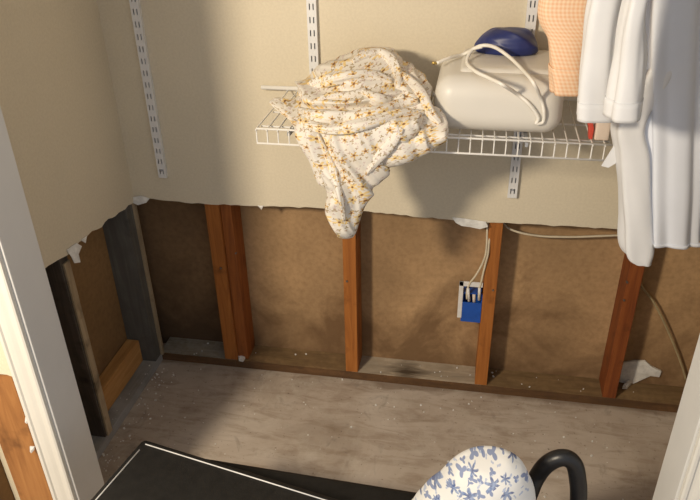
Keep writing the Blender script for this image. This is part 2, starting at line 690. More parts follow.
# front wall: drywall leaves, header, studs
zc = at(0, 374, 'y', YF).z
JT = .019
m = MB()
m.prism(jag([(-1.6, zc + .02), (-.27, zc + .006), (XJ0 - JT - .002, zc - .006)], amp=.004, seed=5)
        + [(XJ0 - JT - .002, HC), (-1.6, HC)], 'y', YF, YF + T)
m.box(X0 - .1, XJ0 - JT - .002, YB - T, YB, 0, HC)
m.box(XJ0 - JT, XJ1 + JT, YF, YF + T, 2.06, HC)
m.box(XJ0 - JT, XJ1 + JT, YB - T, YB, 2.06, HC)
m.box(XJ1 + JT + .002, 2.8, YF, YF + T, 0, HC)
m.box(XJ1 + JT + .002, XR, YB - T, YB, 0, HC)
wf = m.build('wall_front', M['wall_front'])
tag(wf, 'cream room drywall beside the closet opening cut above bare studs', None, None, 'structure')
ys0, ys1 = YF + T + .001, YB - T - .001
m = MB()
sx = at(33, 440, 'y', ys0).x
m.box(sx - .09, sx, ys0, ys1, .031, zc + .4)
m.build('stud', M['stud_out'], wf, bevel=.002)
m = MB()
m.box(sx + .003, XJ0 - JT - .004, ys0 + .03, ys1, .031, zc + .4)
m.build('stud', M['stud2'], wf, bevel=.002)
m = MB()
m.box(-1.6, XJ0 - JT - .002, ys0, ys1, 0, .031)
m.build('sill_plate', M['plate_brown'], wf, bevel=.002)
for k, (px, py) in enumerate(((24, 396), (28, 419), (33, 448))):
    p = at(px, py, 'y', YF + .004)
    a = [(px - 2, py - 3), (px + 2, py - 2), (px + 2, py + 1), (px, py + 3), (px - 2, py + 2)]
    torn('torn_paper', a, 'y', YF + .006, .002, wf, 20 + k)

# jambs and casings
m = MB()
m.box(XJ0 - JT, XJ0, YF, YB, 0, 2.06)
tag(m.build('trim_1', M['jamb'], bevel=.002), 'grey-white painted left door jamb', None, None, 'structure')
m = MB()
m.box(XJ1, XJ1 + JT, YF, YB, 0, 2.06)
tag(m.build('trim_2', M['jamb'], bevel=.002), 'white painted right door jamb', None, None, 'structure')
m = MB()
m.box(XJ0 + .0005, XJ1 - .0005, YF, YB, 2.04, 2.06)
tag(m.build('trim_5', M['jamb'], bevel=.002), 'white painted head jamb', None, None, 'structure')


def casing(name, x_in, sgn, label):
    # moulded profile: reveal, bead, flat, back band
    prof = [(0, 0), (0, .009), (.004, .011), (.010, .011), (.013, .008), (.020, .009), (.030, .012), (.040, .0135),
            (.046, .0135), (.049, .017), (.057, .017), (.060, .014), (.060, 0)]
    m = MB()
    m.prism([(x_in + sgn * a * .84, YF - .0005 - b) for a, b in prof], 'z', 0, 2.1)
    o = m.build(name, M['casing'])
    tag(o, label, None, None, 'structure')


casing('trim_3', XJ0 - .005, -1, 'white moulded casing on the left of the opening')
casing('trim_4', XJ1 + .005, 1, 'white moulded casing on the right of the opening')

# ------------------------------------------------------------------ loose wooden block in the left bay
xb0, xb1 = XS - .088, XS - .045
m = MB()
m.box(xb0, xb1, -.352, -.040, zp + .001, zp + .088)
o = m.build('wood_block', M['block'], bevel=.003)
tag(o, 'yellow pine block lying in the left wall bay beside the grey stud', 'block')


# ------------------------------------------------------------------ slotted standards
def standard(xc, zb, zt, label):
    root = empty('shelf_standard', (xc, 0, zb))
    tag(root, label, 'shelf standard', 'slotted shelf standards on the back wall')
    W, D = .0215, .012
    xs = [-W / 2, -.0062, -.0032, .0032, .0062, W / 2]
    pitch, sl = .032, .0150
    zs = [0]
    z = .012
    slots = []
    while z + sl < zt - zb - .01:
        zs += [z, z + sl]
        slots.append(len(zs) - 2)
        z += pitch
    zs.append(zt - zb)
    m = MB()
    nx = len(xs)
    for zz in zs:
        for x in xs:
            m.v.append((x, -D, zz))
    for i in range(len(zs) - 1):
        for k in range(nx - 1):
            if i in slots and k in (1, 3):
                continue
            m.f.append((i * nx + k, i * nx + k + 1, (i + 1) * nx + k + 1, (i + 1) * nx + k))
    b = len(m.v)
    H = zt - zb
    for x in (-W / 2, W / 2):
        m.v += [(x, -D, 0), (x, -.0005, 0), (x, -.0005, H), (x, -D, H)]
    m.f += [(b, b + 1, b + 2, b + 3), (b + 4, b + 7, b + 6, b + 5)]
    o = m.build('channel', M['steel'], root)
    so = o.modifiers.new('solid', 'SOLIDIFY')
    so.thickness = .0014
    m = MB()
    m.box(-W / 2 + .002, W / 2 - .002, -.0035, -.0008, .001, H - .001)
    m.build('back_strip', M['bracket'], root)
    for zz in (.030, H * .5):
        m = MB()
        m.tube([(0, -D - .0022, zz - .006), (0, -D + .001, zz - .006)], [.003, .0042], 10)
        m.build('screw', M['bracket'], root, smooth=False)
    return root


standard(-.122, .706, 1.75, 'white slotted standard near the left corner with no shelf on it')
standard(.345, .79, 1.75, 'white slotted standard behind the floral cloth')
standard(.875, .708, 1.75, 'white slotted standard behind the ivory plastic case')

# ------------------------------------------------------------------ wire shelf
ZS = .980
XL, XRs = .272, 1.050
YFR, YBK = -.300, -.020
sh = empty('wire_shelf', ((XL + XRs) / 2, -.16, ZS))
tag(sh, 'white vinyl coated wire shelf with a front lip', 'shelf')


def addpart(o, root):
    return reparent(o, root)


for name, pts, r in (('front_rail', [(XL, YFR, ZS), (XRs, YFR, ZS)], .0026),
                     ('lip_rail', [(XL, YFR - .003, ZS - .034), (XRs, YFR - .003, ZS - .034)], .0026),
                     ('support_rail', [(XL + .004, YFR + .030, ZS - .0046), (XRs, YFR + .030, ZS - .0046)], .0024),
                     ('support_rail', [(XL + .004, -.17, ZS - .0046), (XRs, -.17, ZS - .0046)], .0024),
                     ('back_rail', [(.203, YBK, ZS + .009), (XRs, YBK, ZS + .009)], .0058)):
    m = MB()
    m.tube(pts, r, 8)
    addpart(m.build(name, M['wire'], smooth=True), sh)
m = MB()
m.tube(spline([(0, YBK, ZS + .006), (0, YBK - .012, ZS), (0, -.16, ZS), (0, YFR + .004, ZS), (0, YFR - .002, ZS - .005),
               (0, YFR - .003, ZS - .020), (0, YFR - .003, ZS - .035)], 3), .0017, 6)
wire0 = m.build('deck_wire', M['wire'], smooth=True)
wire0.location = (XL + .001, 0, 0)
addpart(wire0, sh)
n = int((XRs - XL) / .0254)
for k in range(1, n + 1):
    o = wire0.copy()
    COL.objects.link(o)
    o.location = (XL + .001 + k * .0254, 0, 0)


def bracket(xc, label):
    m = MB()
    pts = [(-.016, ZS - .012), (-.016, ZS - .075), (-.028, ZS - .070), (-.10, ZS - .038), (-.20, ZS - .024),
           (-.290, ZS - .018), (-.290, ZS - .0075), (-.02, ZS - .0075)]
    m.prism(pts, 'x', xc - .0035, xc + .0035)
    o = m.build('shelf_bracket', M['bracket'], bevel=.001)
    tag(o, label, 'bracket', 'shelf brackets under the wire shelf')


bracket(.345, 'grey steel bracket under the wire shelf below the floral cloth')
bracket(.876, 'grey steel bracket under the wire shelf below the ivory case')


# ------------------------------------------------------------------ cloth lofts
def interp(rows, t):
    """smooth interpolation of key rows by their position 0..1"""
    n = len(rows) - 1
    x = t * n
    i = min(int(x), n - 1)
    f = x - i
    a, b, c, d = rows[max(i - 1, 0)], rows[i], rows[i + 1], rows[min(i + 2, n)]
    return [.5 * ((2 * b[k]) + (c[k] - a[k]) * f + (2 * a[k] - 5 * b[k] + 4 * c[k] - d[k]) * f * f
                  + (3 * b[k] - a[k] - 3 * c[k] + d[k]) * f ** 3) for k in range(len(b))]


def ridge(x):
    return 1 - abs(x) * 2


def fold(p, direction, freq, seed, warp=.5):
    q = Vector(p) + Vector(noise.noise_vector(Vector(p) * 7 + Vector((seed, 0, 0)))) * .03 * warp
    d = q.dot(direction) * freq
    side = noise.noise(q * 6 + Vector((seed, 5, 2)))
    return ridge(noise.noise(Vector((d + side * 1.4, seed * 3.7, side * .8)))) + .4 * ridge(
        noise.noise(Vector((d * 2.3 + side * 2, seed + 11, side))))


def loft(rows, nr, nc, dirs, amp, freq, seed, back=.35, pw=.8, cap=True):
    """rows of pixel outline + depth: (py, pxl, pxr, yc, thick). Returns vertex rows (closed loops) and a uv per vertex."""
    P, UV = [], []
    vlen = 0
    prevc = None
    for i in range(nr + 1):
        t = i / nr
        py, xl, xr, yc, th = interp(rows, t)
        L, R = at(xl, py, 'y', yc), at(xr, py, 'y', yc)
        c = (L + R) / 2
        if prevc is not None:
            vlen += (c - prevc).length
        prevc = c
        h = (R - L) / 2
        row, uvr = [], []
        for k in range(nc):
            a = 2 * math.pi * k / nc
            cx = -math.cos(a)
            sy = math.sin(a)
            dep = -(abs(sy) ** pw) * th if sy >= 0 else (abs(sy) ** pw) * th * back
            p = c + h * cx + Vector((0, dep, 0))
            w_ = (1 if sy > 0 else .5) * min(1, abs(sy) * 1.5 + .35)
            end = min(1, t * 8 + .25) * min(1, (1 - t) * 8 + .35)
            d1 = dirs(t, cx)
            f = fold(p, d1, freq, seed)
            nrm = Vector((cx * .7, -sy if sy > 0 else -sy * .3, .35)).normalized()
            row.append(p + nrm * (f - .45) * amp * w_ * end)
            uvr.append((h.length * (cx + (0 if sy >= 0 else 3)) + .3, vlen))
        P.append(row)
        UV.append(uvr)
    return P, UV


def add_loft(m, uvs, P, UV, cap=True):
    b = len(m.v)
    m.grid(P, closed=True)
    for r in UV:
        uvs += r
    if cap:
        nc = len(P[0])
        for row, uvr in ((P[0], UV[0]), (P[-1], UV[-1])):
            c = sum((Vector(p) for p in row), Vector()) / nc
            i0 = b if row is P[0] else b + (len(P) - 1) * nc
            m.v.append(tuple(c))
            uvs.append(uvr[nc // 4])
            ci = len(m.v) - 1
            for k in range(nc):
                m.f.append((i0 + k, i0 + (k + 1) % nc, ci))
    return m


def set_uv(o, uvs):
    me = o.data
    l = me.uv_layers.new(name='UVMap')
    data = []
    for lp in me.loops:
        data += list(uvs[lp.vertex_index])
    l.data.foreach_set('uv', data)


V = Vector


def settle(P):
    """keep the cloth above the shelf deck, in front of its lip and clear of the plastic case"""
    for row in P:
        for p in row:
            if p.y > -.289:
                p.x = min(p.x, .662)
            if p.z < .985 and p.y > -.311:
                if p.y + .311 < .985 - p.z:
                    p.y = -.311
                else:
                    p.z = .985


m = MB()
uvs = []
D1, D2, D3 = V((.22, .3, 1)).normalized(), V((.8, .3, .5)).normalized(), V((1, .1, .38)).normalized()
# bundled mound on the shelf
P, UV = loft([(49, 366, 388, -.10, .02), (54, 350, 393, -.11, .06), (64, 326, 401, -.13, .10), (78, 306, 408, -.15, .13),
              (91, 297, 414, -.17, .15), (103, 295, 420, -.18, .160), (113, 299, 424, -.19, .145), (118, 306, 420, -.19, .09)],
             100, 220, lambda t, cx: D1, .030, 19, 1.3, .5)
settle(P)
add_loft(m, uvs, P, UV)
# roll of cloth over the mound's right shoulder
P, UV = loft([(60, 386, 397, -.10, .02), (68, 384, 412, -.12, .05), (82, 388, 425, -.17, .08), (100, 392, 436, -.22, .10),
              (118, 392, 443, -.28, .075), (132, 390, 445, -.325, .05), (143, 384, 439, -.335, .04),
              (154, 376, 424, -.335, .035), (162, 370, 404, -.335, .025), (167, 366, 384, -.335, .01)],
             90, 130, lambda t, cx: D2, .024, 19, 4.7, .4)
settle(P)
add_loft(m, uvs, P, UV)
# front flap hanging over the shelf lip down to a point
P, UV = loft([(100, 330, 400, -.25, .03), (108, 312, 412, -.285, .045), (117, 300, 420, -.325, .050), (130, 298, 416, -.340, .045),
              (144, 303, 404, -.345, .040), (158, 310, 394, -.345, .036), (170, 314, 388, -.345, .032), (181, 318, 381, -.345, .030),
              (187, 327, 374, -.345, .028), (198, 331, 368, -.345, .027), (214, 333, 362, -.345, .026),
              (228, 335, 358, -.345, .022), (236, 337, 353, -.345, .012)],
             120, 180, lambda t, cx: D3, .026, 17, 8.1, .3)
settle(P)
add_loft(m, uvs, P, UV)
# small corner sticking out on the left
P, UV = loft([(98, 274, 282, -.20, .01), (102, 272, 300, -.20, .03), (110, 282, 310, -.22, .04), (120, 294, 312, -.26, .03),
              (130, 297, 310, -.315, .02)], 40, 60, lambda t, cx: D1, .010, 26, 3.1, .4)
settle(P)
add_loft(m, uvs, P, UV)
# rolled folds lying on the bundle, traced along the creases and laid on the cloth beneath
from mathutils.bvhtree import BVHTree
bvh = BVHTree.FromPolygons([Vector(p) for p in m.v], m.f)


def roll(path, r, seed, lift=.3):
    pts = []
    for (px, py) in path:
        d = ray(px, py).normalized()
        h = bvh.ray_cast(CAM, d)
        if h[0] is not None:
            pts.append(h[0] - d * r * lift)
    C = spline(pts, 14)
    n_, nc = len(C), 28
    rows, uvr = [], []
    prev, L = None, 0
    for i, p in enumerate(C):
        t = i / (n_ - 1)
        d = (C[min(i + 1, n_ - 1)] - C[max(i - 1, 0)]).normalized()
        n1 = d.cross(V((0, 0, 1))) if prev is None else prev - d * prev.dot(d)
        n1.normalize()
        prev = n1
        n2 = d.cross(n1)
        rr = r * (.15 + .85 * math.sin(math.pi * min(1, max(0, .04 + .92 * t))) ** .6)
        L += (p - C[i - 1]).length if i else 0
        row, ur = [], []
        for k in range(nc):
            a = 2 * math.pi * k / nc
            q = n1 * math.cos(a) + n2 * math.sin(a)
            f = 1 + .42 * noise.noise(V((math.cos(a) * 1.5, math.sin(a) * 1.5, L * 14 + seed)))
            row.append(p + q * rr * f)
            ur.append((L + seed * .37, a * r + seed * .11))
        rows.append(row)
        uvr.append(ur)
    settle(rows)
    add_loft(m, uvs, rows, uvr)


roll([(300, 110), (318, 117), (345, 119), (372, 114), (398, 106), (418, 101)], .017, 1.1, .2)
roll([(300, 96), (318, 84), (342, 77), (368, 75), (392, 82)], .015, 2.2, .1)
roll([(352, 62), (366, 55), (380, 53), (391, 60), (397, 74), (398, 88)], .014, 3.3, .1)
roll([(394, 70), (408, 80), (420, 95), (430, 112), (440, 124)], .013, 4.4, .1)
roll([(362, 92), (376, 100), (392, 103), (404, 96)], .013, 5.5, .2)
roll([(304, 126), (330, 130), (360, 126), (392, 116), (424, 112)], .013, 6.6, .1)
roll([(402, 128), (392, 142), (378, 158), (366, 174)], .011, 7.7, .1)
roll([(318, 134), (326, 152), (334, 172), (340, 196), (344, 220)], .009, 8.8, .0)
roll([(312, 104), (330, 98), (350, 96), (366, 90)], .012, 9.9, .1)
o = m.build('floral_sheet', M['floral'], smooth=True)
set_uv(o, uvs)
tag(o, 'crumpled white floral sheet with yellow blossoms hanging over the wire shelf', 'sheet')


# ------------------------------------------------------------------ ivory plastic case with cord
def rounded_box(m, x0, x1, y0, y1, z0, z1, r, n=6, taper=0.0):
    """superellipse-ish rounded box from a cube sphere"""
    N = 22
    c = V(((x0 + x1) / 2, (y0 + y1) / 2, (z0 + z1) / 2))
    h = V(((x1 - x0) / 2, (y1 - y0) / 2, (z1 - z0) / 2))
    idx = {}

    def vert(p):
        q = V(p)
        inner = V([max(-h[i] + r, min(h[i] - r, q[i])) for i in range(3)])
        d = q - inner
        if d.length > 1e-9:
            q = inner + d.normalized() * r
        k = 1 - taper * (q.z / h.z * .5 + .5)
        q = V((q.x * k, q.y * k, q.z))
        key = tuple(round(a, 6) for a in q)
        if key not in idx:
            m.v.append(tuple(c + q))
            idx[key] = len(m.v) - 1
        return idx[key]

    def samples(hh):
        s = [-hh + r * (1 - math.cos(math.pi / 2 * k / n)) for k in range(n)]
        e = [-x for x in reversed(s)]
        mid = [(-hh + r) + (2 * hh - 2 * r) * k / 4 for k in range(5)]
        return s + mid + e
    for ax in range(3):
        a, b = (ax + 1) % 3, (ax + 2) % 3
        sa, sb = samples(h[a]), samples(h[b])
        for sg in (-1, 1):
            for i in range(len(sa) - 1):
                for j in range(len(sb) - 1):
                    q = []
                    for (ii, jj) in ((i, j), (i + 1, j), (i + 1, j + 1), (i, j + 1)):
                        p = [0, 0, 0]
                        p[ax], p[a], p[b] = sg * h[ax], sa[ii], sb[jj]
                        q.append(vert(p))
                    q2 = []
                    for v_ in q:
                        if v_ not in q2:
                            q2.append(v_)
                    if len(q2) >= 3:
                        m.f.append(tuple(q2 if sg > 0 else reversed(q2)))
    return m


ZT = ZS + .0022
CB = (.668, .948, -.285, -.035)
CH = .122
case = empty('plastic_case', ((CB[0] + CB[1]) / 2, -.16, ZT))
tag(case, 'ivory moulded plastic case with a white cord on the wire shelf', 'plastic case')
m = MB()
rounded_box(m, CB[0], CB[1], CB[2], CB[3], ZT, ZT + CH, .042, 7, .03)
reparent(m.build('shell', M['case'], smooth=True), case)
m = MB()
rounded_box(m, CB[0] + .05, CB[1] - .008, CB[2] + .055, CB[3] - .004, ZT + CH - .016, ZT + CH + .008, .011, 4, .05)
reparent(m.build('raised_lid', M['case'], smooth=True), case)
zt2 = ZT + CH
front = CB[2] + .0


def topp(px, py, dz=.004):
    return at(px, py, 'z', zt2 + dz)


def frp(px, py, dy=.006):
    return at(px, py, 'y', front - dy)


pts = [topp(437, 63, .004), topp(449, 58, .010), topp(464, 54, .010), at(480, 46, 'y', -.15), at(494, 47, 'y', -.155), at(508, 56, 'y', -.165),
       topp(521, 68, .012), topp(533, 82, .009), frp(541, 99, .004), frp(544, 112, .005), frp(543, 122, .002), frp(536, 124, .004)]
m = MB()
m.tube(spline(pts, 8), .0040, 8)
cordo = reparent(m.build('cord', M['cord'], smooth=True), case)
pts = [at(482, 46.5, 'y', -.152), at(472, 50, 'y', -.145), topp(467, 62, .010), topp(475, 71, .010), topp(489, 78, .008), topp(503, 85, .006),
       frp(517, 94, .001), frp(529, 104, .004), frp(538, 117, .004), frp(536, 124, .004)]
m = MB()
m.tube(spline(pts, 8), .0040, 8)
reparent(m.build('cord', M['cord'], smooth=True), case)
m = MB()
p = topp(435, 63, .003)
m.tube([p + V((.004, 0, 0)), p + V((-.006, -.004, .001))], .0035, 8)
m.build('plug_pin', M['brass'], cordo, smooth=True)

# navy pouch on the case
m = MB()
uvs = []
P, UV = loft([(28, 502, 516, -.07, .010), (30, 492, 527, -.07, .03), (34, 484, 532, -.07, .042), (39, 478, 535, -.07, .047),
              (44, 474, 537, -.075, .047), (49, 474, 537, -.075, .045), (53, 480, 535, -.075, .040)],
             60, 120, lambda t, cx: V((.45, .3, .85)).normalized(), .011, 14, 2.4, .6)
add_loft(m, uvs, P, UV)
m.v = [(a, b, max(c, zt2 + .0085)) for a, b, c in m.v]
o = m.build('navy_pouch', M['navy'], smooth=True)
tag(o, 'crumpled navy blue nylon pouch on top of the ivory case', 'pouch')
print('pouch bottom', min(c for a, b, c in m.v) - zt2)

# things on the shelf behind the white sleeves
m = MB()
a = at(594, 141, 'y', -.285)
rounded_box(m, a.x, a.x + .030, -.285, -.215, ZT, ZT + .062, .004, 2)
o = m.build('small_carton', M['carton'], smooth=True)
tag(o, 'small pale carton on the wire shelf beneath the white sleeves', 'carton')
m = MB()
a = at(590, 138, 'y', -.27)
m.prism([(a.x - .004, ZT), (a.x + .004, ZT), (a.x + .004, ZT + .024), (a.x + .000, ZT + .036), (a.x - .014, ZT + .052), (a.x - .018, ZT + .048), (a.x - .008, ZT + .028)],
        'y', -.280, -.262)
o = m.build('red_clip', M['red'], bevel=.002)
tag(o, 'small red plastic clip on the shelf beside the pale carton', 'clip')

# ------------------------------------------------------------------ hanging rod and garments
ZR = 1.74
YR = -.30
m = MB()
m.tube([(X0 + .001, YR, ZR), (XR - .001, YR, ZR)], .0155, 16)
o = m.build('hanging_rod', M['chrome'], smooth=True)
tag(o, 'steel closet rod carrying the hanging clothes above the shelf', 'closet rod')


def hanger(root, xc, yaw, half=.19):
    m = MB()
    z0 = 1.62
    dx, dy = math.sin(yaw), math.cos(yaw)
    hook = [V((xc, YR, z0)), V((xc, YR, z0 + .06))]
    for k in range(0, 9):
        a = math.pi * (-.35 + 1.25 * k / 8)
        hook.append(V((xc, YR + .0195 * math.cos(a), ZR + .0195 * math.sin(a))))
    m.tube(hook, .002, 6)
    e1 = V((xc + dx * half, YR + dy * half, z0 - .075))
    e2 = V((xc - dx * half, YR - dy * half, z0 - .075))
    m.tube([V((xc, YR, z0)), e1, e2, V((xc, YR, z0))], .0022, 6)
    reparent(m.build('hanger', M['steel'], smooth=True), root)


def hang_loft(secs, nr, nc, wav, nw, seed, amp2=.006):
    """secs: (x, y, z, half_x, half_y, yaw) from top to bottom; folds run down the cloth and deepen with the drop"""
    P, UV = [], []
    vl = 0
    pc = None
    for i in range(nr + 1):
        t = i / nr
        x, y, z, hx, hy, yw = interp(secs, t)
        c = V((x, y, z))
        if pc is not None:
            vl += (c - pc).length
        pc = c
        row, ur = [], []
        ca, sa = math.cos(yw), math.sin(yw)
        arc = 0
        prev = None
        for k in range(nc):
            a = 2 * math.pi * k / nc
            ex = math.copysign(abs(math.cos(a)) ** .7, math.cos(a)) * hx
            ey = math.copysign(abs(math.sin(a)) ** .85, math.sin(a)) * hy
            ph = seed * 2.1 + .8 * noise.noise(V((a, t * 1.5, seed)))
            f = math.sin(nw * a + ph) * wav * (.3 + .7 * t)
            f += amp2 * noise.noise(V((math.cos(a) * 1.6, math.sin(a) * 1.6, t * 4 + seed)))
            r = math.hypot(math.cos(a), math.sin(a))
            lx, ly = ex + f * math.cos(a), ey + f * .6 * math.sin(a)
            p = c + V((lx * ca - ly * sa, lx * sa + ly * ca, 0))
            if prev is not None:
                arc += (p - prev).length
            prev = p
            row.append(p)
            ur.append((arc, vl))
        P.append(row)
        UV.append(ur)
    return P, UV


def cloth_part(name, mat, root, secs, nr=40, nc=72, wav=.006, nw=7, seed=1, hem=0, cap=True, proud=1.01):
    m = MB()
    uvs = []
    P, UV = hang_loft(secs, nr, nc, wav, nw, seed)
    add_loft(m, uvs, P, UV, cap=False)
    # close the top
    n0 = len(P[0])
    c = sum(P[0], V()) / n0
    m.v.append(tuple(c))
    uvs.append(UV[0][0])
    for k in range(n0):
        m.f.append((k, (k + 1) % n0, len(m.v) - 1))
    o = m.build(name, mat, smooth=True, solid=.0016)
    set_uv(o, uvs)
    reparent(o, root)
    if hem:
        m = MB()
        i0 = max(1, int(nr * (1 - hem)))
        cen = [sum(P[i], V()) / n0 for i in range(len(P))]
        rows = []
        rows.append([cen[i0] + (p - cen[i0]) * 1.012 for p in P[i0]])
        for i in range(i0, nr + 1):
            rows.append([cen[i] + (p - cen[i]) * proud + (p - cen[i]).normalized() * .001 for p in P[i]])
        uv2 = []
        add_loft(m, uv2, rows, [UV[i0]] + UV[i0:nr + 1], cap=False)
        o2 = m.build('hem', mat, smooth=True, solid=.0016)
        set_uv(o2, uv2)
        o2.parent = o
    return o


# peach gingham shirt: only the sleeve and the edge of the body show
g = empty('gingham_shirt', (.98, YR, .98))
tag(g, 'peach gingham shirt hanging with its cuffed sleeve over the ivory case', 'shirt')
b0, b1 = at(553, 92, 'y', -.36), at(577, 94, 'y', -.36)
t0, t1 = at(539, 0, 'y', -.36), at(584, 0, 'y', -.36)
cloth_part('sleeve', M['gingham'], g,
           [(1.0, -.33, 1.58, .03, .03, 0), (.955, -.36, 1.50, .045, .03, 0), ((t0.x + t1.x) / 2 + .008, -.36, t0.z, .050, .030, 0),
            ((t0.x + b0.x) / 2 + .042, -.36, 1.20, .042, .028, 0), ((b0.x + b1.x) / 2 + .007, -.36, b0.z, .033, .024, 0)],
           wav=.002, nw=4, seed=2, hem=.15, proud=1.05)
cloth_part('body', M['gingham'], g,
           [(1.04, -.25, 1.60, .010, .05, 0), (1.04, -.22, 1.54, .011, .12, 0), (1.04, -.20, 1.35, .012, .13, 0),
            (1.04, -.20, 1.17, .012, .13, 0)], wav=.002, nw=8, seed=5)
hanger(g, 1.04, 0, .12)

# white short-sleeved shirt in front
g = empty('white_tee', (1.06, YR, .9))
tag(g, 'white shirt whose short hemmed sleeve hangs beside the peach gingham', 'shirt')


def sleeve_secs(tl, tr, bl, br, yy, xs, hy=.028):
    (a, b), (c, d) = (at(tl[0], tl[1], 'y', yy), at(tr[0], tr[1], 'y', yy)), (at(bl[0], bl[1], 'y', yy), at(br[0], br[1], 'y', yy))
    mid = ((a.x + b.x + c.x + d.x) / 4, yy, (a.z + c.z) / 2, (b.x - a.x + d.x - c.x) / 4, hy, 0)
    return [(xs, -.33, 1.60, .02, .03, 0), ((a.x + b.x) / 2 + .03, yy + .03, 1.47, (b.x - a.x) / 2 + .004, hy, 0),
            ((a.x + b.x) / 2, yy, a.z, (b.x - a.x) / 2, hy, 0), mid, ((c.x + d.x) / 2, yy, (c.z + d.z) / 2, (d.x - c.x) / 2, hy, 0)]


cloth_part('sleeve', M['white_cotton'], g, sleeve_secs((587, 0), (624, 0), (575, 116), (612, 120), -.455, 1.06), wav=.0035, nw=3, seed=4, hem=.08)
cloth_part('body', M['white_cotton'], g,
           [(1.075, -.26, 1.61, .008, .05, 0), (1.075, -.22, 1.55, .010, .11, 0), (1.075, -.21, 1.35, .011, .12, 0), (1.075, -.21, 1.14, .011, .12, 0),
            (1.075, -.21, 1.04, .011, .12, 0)], wav=.002, nw=9, seed=8)
hanger(g, 1.075, 0, .12)

g = empty('white_tee', (1.14, YR, .9))
tag(g, 'white shirt with short sleeve hanging second from the peach gingham', 'shirt')
cloth_part('sleeve', M['white_cotton'], g, sleeve_secs((624, 0), (648, 0), (606, 112), (640, 122), -.525, 1.12), wav=.004, nw=3, seed=6, hem=.08)
cloth_part('body', M['white_cool'], g,
           [(1.11, -.26, 1.61, .008, .05, 0), (1.11, -.22, 1.55, .009, .11, 0), (1.11, -.21, 1.3, .009, .12, 0), (1.11, -.21, 1.05, .009, .12, 0),
            (1.11, -.21, 1.0, .009, .12, 0)], wav=.002, nw=9, seed=9)
hanger(g, 1.11, 0, .12)

# long-sleeved white shirt
g = empty('long_sleeved_shirt', (1.2, YR, .8))
tag(g, 'white long-sleeved shirt with its drooping cuff hanging below the shelf', 'shirt')


def edge_secs(rows, yy, hy):
    out = []
    for (py, xl, xr) in rows:
        a, b = at(xl, py, 'y', yy), at(xr, py, 'y', yy)
        out.append(((a.x + b.x) / 2, yy, a.z, (b.x - a.x) / 2, hy, 0))
    return out


cloth_part('sleeve', M['white_cotton'], g,
           [(1.10, -.375, 1.22, .012, .015, 0), (1.095, -.38, 1.17, .028, .03, 0)]
           + edge_secs([(118, 614, 646), (150, 614, 650), (185, 618, 652), (215, 620, 655), (240, 620, 656), (252, 624, 653), (257, 632, 650)], -.375, .038),
           nr=60, wav=.004, nw=5, seed=3)
m = MB()
mm = at(634, 243, 'y', -.425)
cloth_part('body', M['white_cool'], g,
           [(1.08, -.33, 1.60, .012, .04, 0), (1.08, -.36, 1.55, .045, .05, 0), (1.098, -.37, 1.3, .062, .040, .08), (1.150, -.37, 1.0, .060, .042, .1),
            (1.170, -.37, .88, .058, .045, .12), (1.184, -.37, .806, .056, .045, .12)], nr=60, nc=140, wav=.007, nw=9, seed=7, hem=.03)
hanger(g, 1.08, .6, .10)
m = MB()
a = at(608, 145, 'y', -.37)
m.prism([(a.x + .022, a.z + .03), (a.x + .010, a.z - .004), (a.x - .006, a.z - .045), (a.x + .008, a.z - .048), (a.x + .03, a.z - .03)], 'y', -.372, -.369)
reparent(m.build('shirt_tail', M['white_cotton']), g)

g = empty('white_blouse', (1.3, YR, .8))
tag(g, 'white blouse at the right edge in front of the door jamb', 'blouse')
cloth_part('body', M['white_cotton'], g,
           [(1.20, -.33, 1.60, .012, .04, 0), (1.20, -.36, 1.55, .035, .05, 0), (1.212, -.36, 1.3, .046, .045, -.1), (1.265, -.36, 1.0, .048, .05, -.1),
            (1.285, -.36, .90, .048, .05, -.1), (1.295, -.36, .812, .048, .05, -.1)], nr=60, nc=140, wav=.007, nw=10, seed=12, hem=.03)
hanger(g, 1.20, .6, .10)
# ------------------------------------------------------------------ outlet box and cables
ob = empty('outlet_box', (.79, .05, .27))
tag(ob, 'blue plastic outlet box with white bracket and two cables on a stud', 'outlet box')
bx0, bx1 = .764, 2 * S + .0095
bz0, bz1 = .276, .376
by0, by1 = YS + .002, YS + .066
m = MB()
t_ = .003
m.box(bx0, bx1, by1 - t_, by1, bz0, bz1 - .01)
m.box(bx0, bx0 + t_, by0, by1, bz0, bz1)
m.box(bx1 - t_, bx1, by0, by1, bz0, bz1)
m.box(bx0, bx1, by0, by1, bz0, bz0 + t_)
m.box(bx0, bx1, by0, by1, bz1 - t_, bz1)
reparent(m.build('box_shell', M['blue_box']), ob)
m = MB()
m.box(bx0 - .001, bx1, by0 - .004, by0 + .001, bz0 - .002, bz0 + .068)
reparent(m.build('blue_cover', M['blue_box'], bevel=.001), ob)
m = MB()
m.box(bx0 - .012, bx1 - .002, by0 - .006, by0 - .001, bz1 + .026, bz1 + .042)
m.box(bx0 - .012, bx0 + .001, by0 - .006, by0 - .001, bz0 + .012, bz1 + .042)
reparent(m.build('bracket_frame', M['piping'], bevel=.001), ob)
for pts in ([(486, 232), (486.5, 248), (483, 262), (476, 275), (470, 283), (467, 291), (467, 299)],
            [(489, 236), (488.5, 250), (486, 262), (483, 274), (481, 283), (479, 291), (479, 298)]):
    m = MB()
    P = [at(x, y, 'y', YS - .004 - .004 * (k == len(pts) - 1)) for k, (x, y) in enumerate(pts)]
    P[0] = P[0] + V((0, .02, .05))
    m.tube(spline(P, 6), [.0030] * 1 if False else .0030, 8)
    reparent(m.build('cable', M['cable'], smooth=True), ob)
for (x0, y0, x1, y1) in ((468, 288, 469, 301), (479.5, 288, 479, 300)):
    m = MB()
    m.tube([at(x0, y0, 'y', by0 - .006), at(x1, y1, 'y', by0 - .006)], .0042, 8)
    reparent(m.build('wire_sleeve', M['piping'], smooth=True), ob)
m = MB()
